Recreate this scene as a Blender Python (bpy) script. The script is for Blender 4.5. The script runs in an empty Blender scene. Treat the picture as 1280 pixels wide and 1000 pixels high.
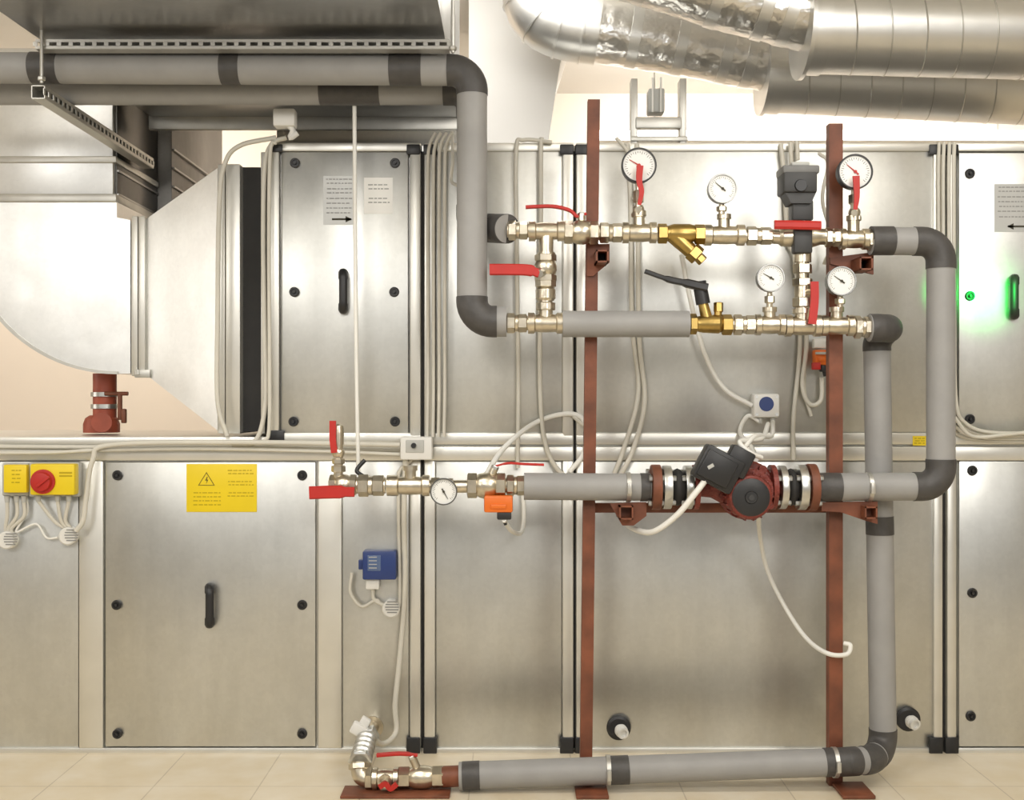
import bpy, bmesh, math, random
from mathutils import Vector, Matrix, noise
random.seed(4)
S=.0025; D=3.6; ZC=1.1
def k(y): return S*(D+y)/D
def P(px,py,y=0.0):
    kk=k(y); return Vector(((px-640)*kk,y,ZC+(500-py)*kk))
scn=bpy.context.scene
scn.view_settings.view_transform='Standard'
WL={}
# ---------------------------------------------------------------- materials
def mat(name,col,metal=0.,rough=.5,var=0.,vs=6.,bump=0.,bs=60.,spangle=0.,stretch=None,emit=None,coat=0.,rvar=0.,bd=.01,mott=0.):
    m=bpy.data.materials.new(name); m.use_nodes=True
    nt=m.node_tree; b=nt.nodes['Principled BSDF']
    b.inputs['Base Color'].default_value=(*col,1); b.inputs['Metallic'].default_value=metal; b.inputs['Roughness'].default_value=rough
    if coat: b.inputs['Coat Weight'].default_value=coat
    tc=nt.nodes.new('ShaderNodeTexCoord'); mp=nt.nodes.new('ShaderNodeMapping'); nt.links.new(tc.outputs['Object'],mp.inputs[0])
    if stretch: mp.inputs['Scale'].default_value=stretch
    if var or rvar:
        n=nt.nodes.new('ShaderNodeTexNoise'); n.inputs['Scale'].default_value=vs; n.inputs['Detail'].default_value=5
        nt.links.new(mp.outputs[0],n.inputs['Vector'])
    if var:
        r=nt.nodes.new('ShaderNodeValToRGB'); r.color_ramp.elements[0].position=.3; r.color_ramp.elements[1].position=.7
        r.color_ramp.elements[0].color=(*[c*(1-var) for c in col],1); r.color_ramp.elements[1].color=(*[min(1,c*(1+var)) for c in col],1)
        nt.links.new(n.outputs['Fac'],r.inputs[0]); src=r.outputs[0]
        def scale_by(src,fac,lo,hi,a=0,bb=1):
            mr=nt.nodes.new('ShaderNodeMapRange'); mr.inputs['From Min'].default_value=a; mr.inputs['From Max'].default_value=bb; mr.inputs['To Min'].default_value=lo; mr.inputs['To Max'].default_value=hi
            nt.links.new(fac,mr.inputs['Value'])
            mx=nt.nodes.new('ShaderNodeVectorMath'); mx.operation='SCALE'
            nt.links.new(src,mx.inputs[0]); nt.links.new(mr.outputs[0],mx.inputs['Scale']); return mx.outputs[0]
        if spangle:
            v=nt.nodes.new('ShaderNodeTexVoronoi'); v.inputs['Scale'].default_value=90
            nt.links.new(tc.outputs['Object'],v.inputs['Vector'])
            sp=nt.nodes.new('ShaderNodeSeparateColor'); nt.links.new(v.outputs['Color'],sp.inputs[0])
            src=scale_by(src,sp.outputs[0],1-spangle,1+spangle)
        if mott:
            m2=nt.nodes.new('ShaderNodeMapping'); m2.inputs['Scale'].default_value=(2.0,1,.4); nt.links.new(tc.outputs['Object'],m2.inputs[0])
            n3=nt.nodes.new('ShaderNodeTexNoise'); n3.inputs['Scale'].default_value=4.5; n3.inputs['Detail'].default_value=7; n3.inputs['Roughness'].default_value=.6; nt.links.new(m2.outputs[0],n3.inputs['Vector'])
            src=scale_by(src,n3.outputs['Fac'],1-mott,1+mott,.3,.7)
            n4=nt.nodes.new('ShaderNodeTexNoise'); n4.inputs['Scale'].default_value=16; n4.inputs['Detail'].default_value=6; nt.links.new(tc.outputs['Object'],n4.inputs['Vector'])
            src=scale_by(src,n4.outputs['Fac'],1-mott*.4,1+mott*.4,.3,.7)
        nt.links.new(src,b.inputs['Base Color'])
    if rvar:
        mr=nt.nodes.new('ShaderNodeMapRange'); mr.inputs['From Min'].default_value=.3; mr.inputs['From Max'].default_value=.7; mr.inputs['To Min'].default_value=rough-rvar; mr.inputs['To Max'].default_value=rough+rvar
        nt.links.new(n.outputs['Fac'],mr.inputs['Value']); nt.links.new(mr.outputs[0],b.inputs['Roughness'])
    if bump:
        n2=nt.nodes.new('ShaderNodeTexNoise'); n2.inputs['Scale'].default_value=bs; n2.inputs['Detail'].default_value=2
        nt.links.new(mp.outputs[0],n2.inputs['Vector'])
        bp=nt.nodes.new('ShaderNodeBump'); bp.inputs['Strength'].default_value=bump; bp.inputs['Distance'].default_value=bd
        nt.links.new(n2.outputs['Fac'],bp.inputs['Height']); nt.links.new(bp.outputs[0],b.inputs['Normal'])
    if emit: 
        b.inputs['Emission Color'].default_value=(*emit[:3],1); b.inputs['Emission Strength'].default_value=emit[3]
    return m
GALV=mat('galvanised_panel',(.61,.612,.585),1.,.37,.05,3,.45,2.6,.02,(1,1,.5),rvar=.06,bd=.03,mott=.065)
ALU=mat('aluminium_profile',(.74,.73,.68),.8,.38,.05,8)
DUCT=mat('duct_sheet',(.77,.77,.75),.92,.36,.05,4,.3,3,.02,bd=.02,mott=.03)
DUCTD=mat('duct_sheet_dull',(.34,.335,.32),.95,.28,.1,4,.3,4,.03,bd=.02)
DUCTK=mat('duct_sheet_shaded',(.11,.105,.097),.9,.3,.2,6,.3,6,.03)  # near-black duct sheet, shadow around the riser put into the colour
FOIL=mat('aluminium_foil',(.78,.765,.73),1.,.30,.06,9,.7,24)
SPIR=mat('spiral_duct_metal',(.74,.735,.705),.93,.38,.05,5,.05,20)
ZINC=mat('zinc_strut',(.56,.55,.51),.8,.4,.08,14)
INS=mat('grey_insulation',(.305,.300,.290),0,.5,.06,14,.05,60)
TAPE=mat('dark_tape',(.066,.062,.059),0,.5,.15,25,.15,60)
NICK=mat('nickel_brass',(.64,.58,.465),1.,.31,.15,30,.08,60)
BRASS=mat('yellow_brass',(.44,.305,.10),1.,.32,.15,30)
STEEL=mat('bright_steel',(.60,.60,.575),1.,.32,.15,30)
RIM=mat('gauge_rim_steel',(.22,.22,.21),1.,.3,.08,30)
RED=mat('red_plastic',(.46,.018,.012),0,.5,.08,20)
RUST=mat('red_oxide_paint',(.170,.053,.024),0,.55,.35,14,.1,50)
REDP=mat('bright_oxide_paint',(.33,.065,.03),0,.5,.2,14,.1,50)
PUMP=mat('pump_red_paint',(.18,.028,.018),0,.48,.3,30,.4,110)
BLK=mat('black_plastic',(.018,.018,.019),0,.42,.1,20)
BLK2=mat('black_rubber',(.018,.017,.016),0,.7,.2,20)
DGREY=mat('dark_grey_plastic',(.04,.04,.04),0,.5,.1,20)
MGREY=mat('mid_grey_plastic',(.17,.17,.165),0,.5,.1,20)
WHT=mat('white_plastic',(.74,.73,.69),0,.4,.03,10)
CAB=mat('cream_cable',(.62,.595,.52),0,.5,.05,12)
CABW=mat('white_cable',(.80,.79,.74),0,.5,.04,12)
GREYP=mat('light_grey_plastic',(.46,.46,.43),0,.45,.04,12)
PLATE=mat('faint_grey_label',(.50,.505,.49),.6,.5,.03,12)
YEL=mat('yellow_plastic',(.80,.60,.01),0,.42,.04,8)
ORG=mat('orange_plastic',(.72,.15,.012),0,.4,.04,8)
BLUE=mat('blue_plastic',(.02,.045,.18),0,.35,.06,12)
CLR=mat('smoky_window',(.10,.15,.28),0,.15)
PAPER=mat('paper',(.93,.93,.90),0,.7,.02,8)
INK=mat('ink',(.05,.045,.03),0,.7)
INKY=mat('sign_ink',(.46,.34,.0),0,.7)
INKT=mat('sign_triangle_ink',(.13,.10,.01),0,.7)
INKG=mat('faint_print',(.28,.28,.27),.3,.6)
DIAL=mat('dial_face',(.80,.80,.77),0,.3)
WALLP=mat('peach_paint',(.88,.785,.68),0,.85,.04,1.2,.02,80)
WALLW=mat('white_paint',(.86,.845,.81),0,.85,.03,1.5,.02,80)
CREAM=mat('cream_paint',(.62,.58,.51),0,.85,.03,1.5,.02,80)
LAMP=mat('lamp_diffuser',(1,1,1),0,.5,emit=(1,.96,.9,8))
def tilemat():
    m=bpy.data.materials.new('floor_tiles'); m.use_nodes=True; nt=m.node_tree; b=nt.nodes['Principled BSDF']
    tc=nt.nodes.new('ShaderNodeTexCoord'); mp=nt.nodes.new('ShaderNodeMapping'); nt.links.new(tc.outputs['Object'],mp.inputs[0])
    mp.inputs['Location'].default_value=(.12,.02,0)
    br=nt.nodes.new('ShaderNodeTexBrick'); br.offset=0; br.inputs['Scale'].default_value=1
    br.inputs['Brick Width'].default_value=.30; br.inputs['Row Height'].default_value=.30; br.inputs['Mortar Size'].default_value=.002
    br.inputs['Color1'].default_value=(.74,.65,.49,1); br.inputs['Color2'].default_value=(.71,.62,.465,1); br.inputs['Mortar'].default_value=(.54,.46,.34,1)
    nt.links.new(mp.outputs[0],br.inputs['Vector'])
    n=nt.nodes.new('ShaderNodeTexNoise'); n.inputs['Scale'].default_value=9; n.inputs['Detail'].default_value=6; nt.links.new(tc.outputs['Object'],n.inputs['Vector'])
    mx=nt.nodes.new('ShaderNodeMix'); mx.data_type='RGBA'; mx.blend_type='OVERLAY'; mx.inputs[0].default_value=.35
    nt.links.new(br.outputs['Color'],mx.inputs[6]); nt.links.new(n.outputs['Fac'],mx.inputs[7]); nt.links.new(mx.outputs[2],b.inputs['Base Color'])
    b.inputs['Roughness'].default_value=.35; return m
TILE=tilemat()
# ---------------------------------------------------------------- geometry
def circ(r,n=16,a0=0): return [(r*math.cos(a0+2*math.pi*i/n),r*math.sin(a0+2*math.pi*i/n)) for i in range(n)]
def catmull(pts,n=8):
    pts=[Vector(p) for p in pts]
    if len(pts)<3: return pts
    q=[pts[0]*2-pts[1]]+pts+[pts[-1]*2-pts[-2]]; out=[]
    for i in range(1,len(q)-2):
        a,b,c,d=q[i-1],q[i],q[i+1],q[i+2]
        for j in range(n):
            t=j/n
            out.append(.5*((2*b)+(c-a)*t+(2*a-5*b+4*c-d)*t*t+(3*b-a-3*c+d)*t**3))
    out.append(q[-2]); return out
def fillet(pts,R,n=9):
    out=[pts[0]]; arcs=[]
    for i in range(1,len(pts)-1):
        p=pts[i]; a=(pts[i-1]-p); b=(pts[i+1]-p); la,lb=a.length,b.length; a.normalize(); b.normalize()
        th=math.pi-a.angle(b); d=min(R*math.tan(th/2),la*.49 if i>1 else la*.95,lb*.49 if i<len(pts)-2 else lb*.95)
        h=.5523*d*1.0; p0=p+a*d; p3=p+b*d; c1=p0-a*h; c2=p3-b*h; arc=[]
        for j in range(n+1):
            t=j/n; u=1-t
            arc.append(p0*u**3+c1*3*u*u*t+c2*3*u*t*t+p3*t**3)
        out+=arc; arcs.append((arc,a,b))
    out.append(pts[-1]); return out,arcs
class G:
    def __init__(s): s.v=[];s.f=[];s.m=[];s.mi=0
    def add(s,vs,fs):
        o=len(s.v); s.v+=[Vector(v) for v in vs]; s.f+=[tuple(i+o for i in f) for f in fs]; s.m+=[s.mi]*len(fs); return s
    def box(s,c,size,bev=0,rot=None):
        bm=bmesh.new(); bmesh.ops.create_cube(bm,size=1)
        for v in bm.verts: v.co=Vector((v.co.x*size[0],v.co.y*size[1],v.co.z*size[2]))
        if bev: bmesh.ops.bevel(bm,geom=bm.edges[:],offset=min(bev,min(size)*.45),segments=2,affect='EDGES',profile=.5)
        M=rot.to_3x3() if rot else Matrix.Identity(3)
        bm.verts.index_update()
        s.add([M@v.co+Vector(c) for v in bm.verts],[[v.index for v in f.verts] for f in bm.faces]); bm.free(); return s
    def pbox(s,x0,y0,x1,y1,yf,yb,bev=0):
        "box whose front face spans the given rectangle at depth yf"
        a=P(x0,y0,yf); b=P(x1,y1,yf)
        return s.box(((a.x+b.x)/2,(yf+yb)/2,(a.z+b.z)/2),(abs(b.x-a.x),abs(yb-yf),abs(a.z-b.z)),bev)
    def rings(s,R,cap=True):
        n=len(R[0]); vs=[p for r in R for p in r]; fs=[]
        for i in range(len(R)-1):
            for j in range(n):
                fs.append((i*n+j,i*n+(j+1)%n,(i+1)*n+(j+1)%n,(i+1)*n+j))
        if cap: fs.append(tuple(range(n))[::-1]); fs.append(tuple((len(R)-1)*n+j for j in range(n)))
        return s.add(vs,fs)
    def lathe(s,p0,d,prof,seg=20,a0=0):
        d=Vector(d).normalized(); h=Vector((0,-1,0)) if abs(d.y)<.9 else Vector((0,0,1))
        u=(h-d*h.dot(d)).normalized(); w=d.cross(u); p0=Vector(p0)
        return s.rings([[p0+d*t+u*x+w*y for x,y in circ(max(r,1e-4),seg,a0)] for t,r in prof])
    def cyl(s,p0,p1,r0,r1=None,seg=20):
        p0=Vector(p0);p1=Vector(p1); r1=r0 if r1 is None else r1
        return s.lathe(p0,p1-p0,[(0,r0),((p1-p0).length,r1)],seg)
    def hexn(s,p0,p1,r):
        p0=Vector(p0);p1=Vector(p1); L=(p1-p0).length; c=min(.002,L*.2)
        return s.lathe(p0,p1-p0,[(0,r*.88),(c,r),(L-c,r),(L,r*.88)],6,math.pi/6)
    def sweep(s,pts,prof,hint=None,scl=None):
        pts=[Vector(p) for p in pts]; q=[pts[0]]
        for p in pts[1:]:
            if (p-q[-1]).length>1e-5: q.append(p)
        pts=q; n=len(pts); T=[]
        for i in range(n):
            t=(pts[min(i+1,n-1)]-pts[max(i-1,0)]); T.append(t.normalized())
        h=Vector(hint) if hint else Vector((0,-1,0))
        if abs(h.dot(T[0]))>.95: h=Vector((0,0,1)) if abs(T[0].z)<.9 else Vector((1,0,0))
        u=(h-T[0]*h.dot(T[0])).normalized(); R=[]
        for i in range(n):
            u=(u-T[i]*u.dot(T[i])).normalized(); w=T[i].cross(u); sc=scl[i] if scl else 1
            R.append([pts[i]+(u*x+w*y)*sc for x,y in prof])
        return s.rings(R)
    def tube(s,pts,r,seg=8,scl=None): return s.sweep(pts,circ(r,seg),None,scl)
    def prism(s,poly,ext):
        n=len(poly); poly=[Vector(p) for p in poly]; e=Vector(ext)
        return s.add(poly+[p+e for p in poly],[tuple(range(n)),tuple(range(n,2*n))[::-1]]+[(i,i+n,(i+1)%n+n,(i+1)%n) for i in range(n)])
    def sphere(s,c,r,sc=(1,1,1),seg=16):
        c=Vector(c); prof=[(math.pi*i/10) for i in range(11)]
        return s.rings([[c+Vector((r*max(math.sin(a),1e-3)*math.cos(2*math.pi*j/seg)*sc[0],r*max(math.sin(a),1e-3)*math.sin(2*math.pi*j/seg)*sc[1],-r*math.cos(a)*sc[2])) for j in range(seg)] for a in prof])
    def done(s,name,mats,parent=None,label=None,category=None,smooth=26,kind=None,group=None):
        if not isinstance(mats,(list,tuple)): mats=[mats]
        lo=Vector([min(v[i] for v in s.v) for i in range(3)]); hi=Vector([max(v[i] for v in s.v) for i in range(3)]); c=(lo+hi)/2
        me=bpy.data.meshes.new(name); me.from_pydata([v-c for v in s.v],[],s.f)
        for m in mats: me.materials.append(m)
        me.polygons.foreach_set('material_index',s.m)
        bm=bmesh.new(); bm.from_mesh(me); bmesh.ops.recalc_face_normals(bm,faces=bm.faces); bm.to_mesh(me); bm.free()
        me.polygons.foreach_set('use_smooth',[True]*len(me.polygons)); me.set_sharp_from_angle(angle=math.radians(smooth)); me.update()
        o=bpy.data.objects.new(name,me); scn.collection.objects.link(o); put(o,c,parent,label,category,kind,group); return o
def put(o,c,parent=None,label=None,category=None,kind=None,group=None):
    WL[o.name]=Vector(c)
    if parent: o.parent=parent; o.location=Vector(c)-WL[parent.name]
    else: o.location=c
    if label: o['label']=label
    if category and not parent: o['category']=category
    if kind: o['kind']=kind
    if group: o['group']=group
def thing(name,loc,label,category,group=None):
    e=bpy.data.objects.new(name,None); e.empty_display_size=.05; scn.collection.objects.link(e); put(e,Vector(loc),None,label,category,None,group); return e
# ---------------------------------------------------------------- room
def room(name,c,s,m):
    G().box(c,s).done(name,m,kind='structure',label=name.split('_')[0]+' of the plant room')
room('floor',(0,-1.2,-.05),(8,8,.1),TILE)
room('ceiling',(0,-1.2,2.80),(8,8,.1),WALLW)
room('wall_back',(0,2.65,1.375),(8,.1,2.75),WALLP)
room('wall_left',(-4.05,-1.2,1.375),(.1,8,2.75),CREAM)
room('wall_right',(4.05,-1.2,1.375),(.1,8,2.75),CREAM)
yc=1.12; q=lambda px,py:P(px,py,yc)
a=q(586,172); b=q(686,172); c=q(700,80); d=q(726,-30)
G().prism([Vector((a.x,yc,0)),Vector((b.x,yc,0)),b,c,Vector((d.x,yc,2.75)),Vector((a.x,yc,2.75))],(0,.5,0)).done('trim_1',WALLW,kind='structure',label='white painted concrete column with flared head')
# ---------------------------------------------------------------- air handling unit
ahu=thing('air_handling_unit',(0,.5,0),'large two-tier galvanised steel air handling unit with aluminium frame','ventilation unit')
g=G(); g.pbox(337,182,1400,546,.012,1.0); g.done('upper_casing',DUCTD,ahu)
g=G(); g.pbox(-230,548,1400,942,.012,1.0); g.done('lower_casing',ALU,ahu)
def vprof(x0,x1,y0,y1): G().pbox(x0,y0,x1,y1,-.012,.03,.006).done('frame_profile',ALU,ahu)
for x0,x1 in [(336,349),(512,526),(530,544),(703,717),(720,734),(1167,1179),(1184,1196)]: vprof(x0,x1,188,546)
for x0,x1 in [(98,129),(397,427),(512,526),(530,544),(703,717),(720,734),(1167,1179),(1184,1196)]: vprof(x0,x1,576,936)
for x0,x1,y0,y1 in [(336,526,178,189),(530,717,178,189),(720,1179,178,189),(1184,1400,178,189),(336,526,541,556),(530,717,541,556),(720,1179,541,556),(1184,1400,541,556),(-230,526,558,576),(530,717,558,576),(720,1179,558,576),(1184,1400,558,576),(-230,526,935,944),(530,717,935,944),(720,1179,935,944),(1184,1400,935,944),(-230,334,546,557)]:
    G().pbox(x0,y0,x1,y1,-.011,.03,.005).done('frame_rail',ALU,ahu)
for x0,x1,y0,y1 in [(526,530,189,935),(717,720,189,935),(1179,1184,189,935)]: G().pbox(x0,y0,x1,y1,.006,.02).done('joint_gasket',BLK2,ahu)
def cornr(x0,x1,y0,y1): G().pbox(x0,y0,x1,y1,-.016,.02,.004).done('corner_bracket',BLK,ahu)
for x in (508,529,700,719,1162,1182):
    w=14
    cornr(x,x+w+3,180,193); cornr(x,x+w+3,922,943)
cornr(335,355,538,554); cornr(335,353,180,190)
def latch(x,y,par):
    g=G(); p=P(x,y,-.008)
    g.lathe(p,(0,-1,0),[(0,.0155),(.005,.0155),(.007,.013),(.007,.0095),(.003,.009),(.003,.005),(.012,.0045),(.012,0.0001)],20); g.done('latch',BLK,par)
def handle(x,y,par,h=25):
    g=G()
    for s in (-1,1): g.box(P(x,y+s*h*.80,-.015),(.030,.016,.030),.006)
    pts=[P(x,y-h,-.012),P(x,y-h,-.048),P(x,y+h,-.048),P(x,y+h,-.012)]
    f,_=fillet(pts,.026); n=14
    g.sweep(f,[(.009*math.cos(2*math.pi*i/n),.013*math.sin(2*math.pi*i/n)) for i in range(n)],(0,0,1)); g.done('handle',BLK,par,smooth=40)
def door(x0,y0,x1,y1,lat,hd):
    d=G().pbox(x0+1.5,y0+1.5,x1-1.5,y1-1.5,-.008,.012,.004).done('access_door',GALV,ahu)
    for l in lat: latch(*l,d)
    if hd: handle(*hd,d)
    return d
def panel(x0,y0,x1,y1): return G().pbox(x0,y0,x1,y1,-.003,.012,.003).done('side_panel',GALV,ahu)
dA=door(350,188,512,545,[(369,204),(494,204),(368,365),(493,365),(367,527),(494,527)],(429,364))
panel(545,189,703,541); panel(735,189,1167,541)
dB=door(1197,189,1400,545,[(1212,217),(1212,370),(1212,524)],(1268,371))
panel(-230,577,98,935)
dC=door(130,576,396,935,[(147,594),(378,594),(146,756),(378,756),(147,917),(378,917)],(262,757))
panel(428,577,511,935); panel(545,577,702,935); panel(735,577,1167,935)
dD=door(1197,575,1400,935,[(1215,588),(1215,741),(1213,895)],None)
def arrowmark(x,y,d,par,y0=-.0085):
    g=G(); s=d
    g.pbox(x-12,y-1.2,x+12,y+1.2,y0-.0008,y0); 
    g.prism([P(x+s*13,y,y0-.0008),P(x+s*5,y-4,y0-.0008),P(x+s*5,y+4,y0-.0008)],(0,.0007,0)); g.done('arrow_mark',INK,par)
def printlines(x0,x1,ys,par,m,y0=-.0085,name='printed_text'):
    g=G()
    for y in ys:
        x=x0+random.uniform(0,2)
        while x<x1-2:
            w=random.uniform(2,6); g.pbox(x,y-.6,min(x+w,x1),y+.6,y0-.0005,y0); x+=w+1.4
    g.done(name,m,par)
G().pbox(404,220,443,281,-.0086,-.0078).done('label_plate',PLATE,dA); G().pbox(1243,230,1304,290,-.0086,-.0078).done('label_plate',PLATE,dB)
arrowmark(427,274,1,dA,-.0088); printlines(407,440,[224,229,236,241,248,254,260,266],dA,INKG,-.0088)
arrowmark(1272,283,-1,dB,-.0088); printlines(1247,1300,[234,239,246,252,258,264,271],dB,INKG,-.0088)
g=thing('paper_notice',P(473,266,-.009),'white printed paper sheet stuck on the upper access door','notice')
G().pbox(455,222,491,267,-.0095,-.008).done('sheet',PAPER,g); printlines(459,487,[231,236,248,253],g,INKG,-.0096)
g=thing('warning_sign',P(277,640,-.01),'yellow rectangular warning sign with black triangle on the lower door','sign')
G().pbox(233,580,321,640,-.0105,-.008,.0005).done('plate',YEL,g)
gg=G(); Y=-.0112
o=[P(258,590,Y),P(268.5,607,Y),P(247.5,607,Y)]; c=(o[0]+o[1]+o[2])/3
for i in range(3):
    a,b=o[i],o[(i+1)%3]; gg.prism([a,b,b+(c-b)*.14,a+(c-a)*.14],(0,.0006,0))
gg.prism([P(258.5,596,Y),P(256.4,601,Y),P(258.5,600.7,Y),P(257.6,605,Y),P(260.4,599.4,Y),P(258.5,599.8,Y),P(259.6,596,Y)],(0,.0006,0))
gg.done('warning_triangle',INKT,g)
printlines(240,276,[616,621,626,631],g,INKY,-.0106); printlines(284,317,[588,592,602,606,616,620],g,INKY,-.0106)
gs=thing('small_label',P(1150,558,-.012),'small yellow adhesive label on the frame rail','label')
G().pbox(1141,545,1158,557,-.0118,-.0108).done('plate',YEL,gs); printlines(1143,1156,[548,551,554],gs,INKY,-.0119)
# ---------------------------------------------------------------- ductwork at the side
dk=thing('supply_duct',P(120,560,.5),'galvanised rectangular air duct with curved elbow and tapered transition','air duct')
cy,cx,R=272,148,195
poly=[P(163,275,.3),P(146,272,.3),P(146,252,.3),P(cx-R,252,.3)]+[P(cx-R*math.cos(t),cy+R*math.sin(t),.3) for t in [math.pi/2*i/24 for i in range(25)]]+[P(163,467,.3)]
G().prism(poly,(0,.45,0)).done('elbow',DUCT,dk,smooth=20)
g=G(); ap=[p+Vector((0,-.004,0)) for p in [P(cx-(R-1)*math.cos(t),cy+(R-1)*math.sin(t),.3) for t in [math.pi/2*i/24 for i in range(25)]]]
g.sweep(ap,[(.006,.005),(-.006,.005),(-.006,-.005),(.006,-.005)],(0,-1,0)); g.done('seam',ZINC,dk)
g=G(); g.pbox(cx-R,60,141,250,.3,.75,.003); g.done('riser',DUCT,dk)
for y0,y1 in ((195,203),(242,252)):
    g=G(); g.pbox(cx-R-4,y0,145,y1,.288,.76,.003); g.done('flange',ZINC,dk)
g=G(); g.pbox(164,270,172,470,.285,.77,.003);g.pbox(173,270,181,470,.285,.77,.003); g.done('flange',ALU,dk)
g=G(); g.pbox(168,462,187,472,.27,.3,.002); g.cyl(P(172,468,.27),P(172,462,.27),.008); g.done('flange_clamp',ZINC,dk)
a=P(181,275,.3);b=P(181,467,.3);c=P(272,210,.05);d=P(272,538,.05)
V=lambda p,y:Vector((p.x,y,p.z))
G().add([a,b,V(b,.75),V(a,.75),c,d,V(d,.95),V(c,.95)],[(0,1,2,3),(4,5,6,7),(0,4,5,1),(1,5,6,2),(2,6,7,3),(3,7,4,0)]).done('transition',DUCT,dk)
G().pbox(272,205,281,542,.035,.97,.003).done('flange',ALU,dk)
G().pbox(282,205,300,542,.03,.97,.003).done('flange',ALU,dk)
G().pbox(300,209,327,539,.07,.95).done('flexible_connector',BLK2,dk)
G().pbox(326,190,331,542,.02,.95,.002).done('flange',ALU,dk)
xs=P(141,0,.3).x
G().box((xs+.004,.54,1.95),(.008,.44,.50),.001).done('riser_side_shade',DUCTK,dk)  # thin dark sheet, carries the shade on the riser's side
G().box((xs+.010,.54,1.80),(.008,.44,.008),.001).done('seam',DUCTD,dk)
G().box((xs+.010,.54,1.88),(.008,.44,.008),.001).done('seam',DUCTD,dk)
e=thing('rear_riser_duct',(-1.6,1.2,1.62),'galvanised duct running back beside the riser, deep shade put into its colour','air duct')
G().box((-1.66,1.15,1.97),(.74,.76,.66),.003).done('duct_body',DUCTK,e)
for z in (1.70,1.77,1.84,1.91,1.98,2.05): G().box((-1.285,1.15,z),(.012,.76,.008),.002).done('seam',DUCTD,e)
# red pipe
rp=thing('drain_pipe',P(128,540.5,.45),'bright red oxide painted pipe with steel clamps under the duct elbow','pipe')
g=G(); g.cyl(P(131,540,.45),P(131,467,.45),.04); g.lathe(P(127,540.5,.45),(0,0,1),[(0,.062),(.03,.062),(.05,.055),(.06,.04)],28); g.cyl(P(127,528,.45),P(127,528,.36),.034,.034); g.done('pipe_body',REDP,rp)
for y in (493,508): G().lathe(P(131,y+3,.45),(0,0,1),[(0,.041),(.001,.047),(.016,.047),(.017,.041)],24).done('clamp',STEEL,rp)
g=G(); g.cyl(P(131,492,.40),P(160,492,.40),.007); g.cyl(P(150,492,.4),P(150,525,.4),.008); g.box(P(155,520,.4),(.016,.02,.05),.004); g.done('vent_cock',RUST,rp)
# overhead duct
od=thing('overhead_duct',(-.72,-.3,2.11),'dull galvanised rectangular duct hanging beneath the ceiling','air duct')
x0=P(62,50,-.4).x; x1=P(556,50,-.4).x
zb=2.108
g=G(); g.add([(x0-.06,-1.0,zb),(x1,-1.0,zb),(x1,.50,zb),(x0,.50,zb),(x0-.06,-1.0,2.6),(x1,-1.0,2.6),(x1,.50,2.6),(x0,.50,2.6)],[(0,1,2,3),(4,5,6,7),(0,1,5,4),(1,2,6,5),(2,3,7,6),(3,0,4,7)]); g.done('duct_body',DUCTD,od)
g=G(); g.box(((x0+x1)/2,-.36,zb-.004),(x1-x0+.01,.02,.012)); g.done('seam',ZINC,od)
g=G(); g.box(((x0+x1)/2,.05,zb-.004),(x1-x0,.02,.012)); g.done('seam',ZINC,od)
g=G(); g.box(((x0+x1)/2,.51,zb-.02),(x1-x0+.02,.02,.05),.003); g.done('flange',ZINC,od)
g=thing('rear_duct',P(400,180,.6),'dark galvanised duct box standing on the air handling unit','air duct')
xa=P(345,0,.57).x; xb=P(572,0,.57).x
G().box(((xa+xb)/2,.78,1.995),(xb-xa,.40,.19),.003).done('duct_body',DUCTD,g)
G().box(((xa+xb)/2,.575,1.915),(xb-xa+.02,.02,.03),.003).done('flange',ZINC,g)
def strut(p0,p1,name_label,w=.041,hh=.024,face=(0,-1,0)):
    "perforated channel between two points"
    p0=Vector(p0);p1=Vector(p1); d=(p1-p0); L=d.length; d.normalize(); f=Vector(face); f=(f-d*f.dot(d)).normalized(); u=d.cross(f)
    e=thing('mounting_rail',(p0+p1)/2-Vector((0,0,hh/2)),name_label,'rail',group='perforated mounting rails')
    g=G(); M=Matrix((d,f,u)).transposed()
    c=(p0+p1)/2; t=.0025
    g.box(c+u*(hh/2),(L,w,t),0,M); g.box(c-u*(hh/2),(L,w,t),0,M)
    g.box(c-f*(w/2),(L,t,hh),0,M)
    n=int(L/.032)
    g.box(c+f*(w/2)+u*(hh*.36),(L,t,hh*.28),0,M); g.box(c+f*(w/2)-u*(hh*.36),(L,t,hh*.28),0,M)
    for i in range(n+1): g.box(p0+d*(L*i/n)+f*(w/2),(.012,t,hh*.5),0,M)
    g.done('channel',ZINC,e); return e
strut(P(48,58,-.43),P(562,58,-.43),'perforated zinc rail carrying the overhead duct front edge')
strut((-1.30,-.44,1.945),(-1.30,.52,1.945),'perforated zinc rail running under the insulated pipes',face=(1,0,0),w=.035,hh=.034)
def rod(x,y0,y1,y): 
    g=G(); g.cyl(P(x,y0,y),P(x,y1,y),.005,seg=8); g.hexn(P(x,y1-8,y),P(x,y1-3,y),.011)
    g.done('threaded_rod',ZINC,None,'thin zinc threaded hanger rod','rod',group='hanger rods')
rod(52,-246,104,-.46); rod(566,-246,66,-.46)
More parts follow.
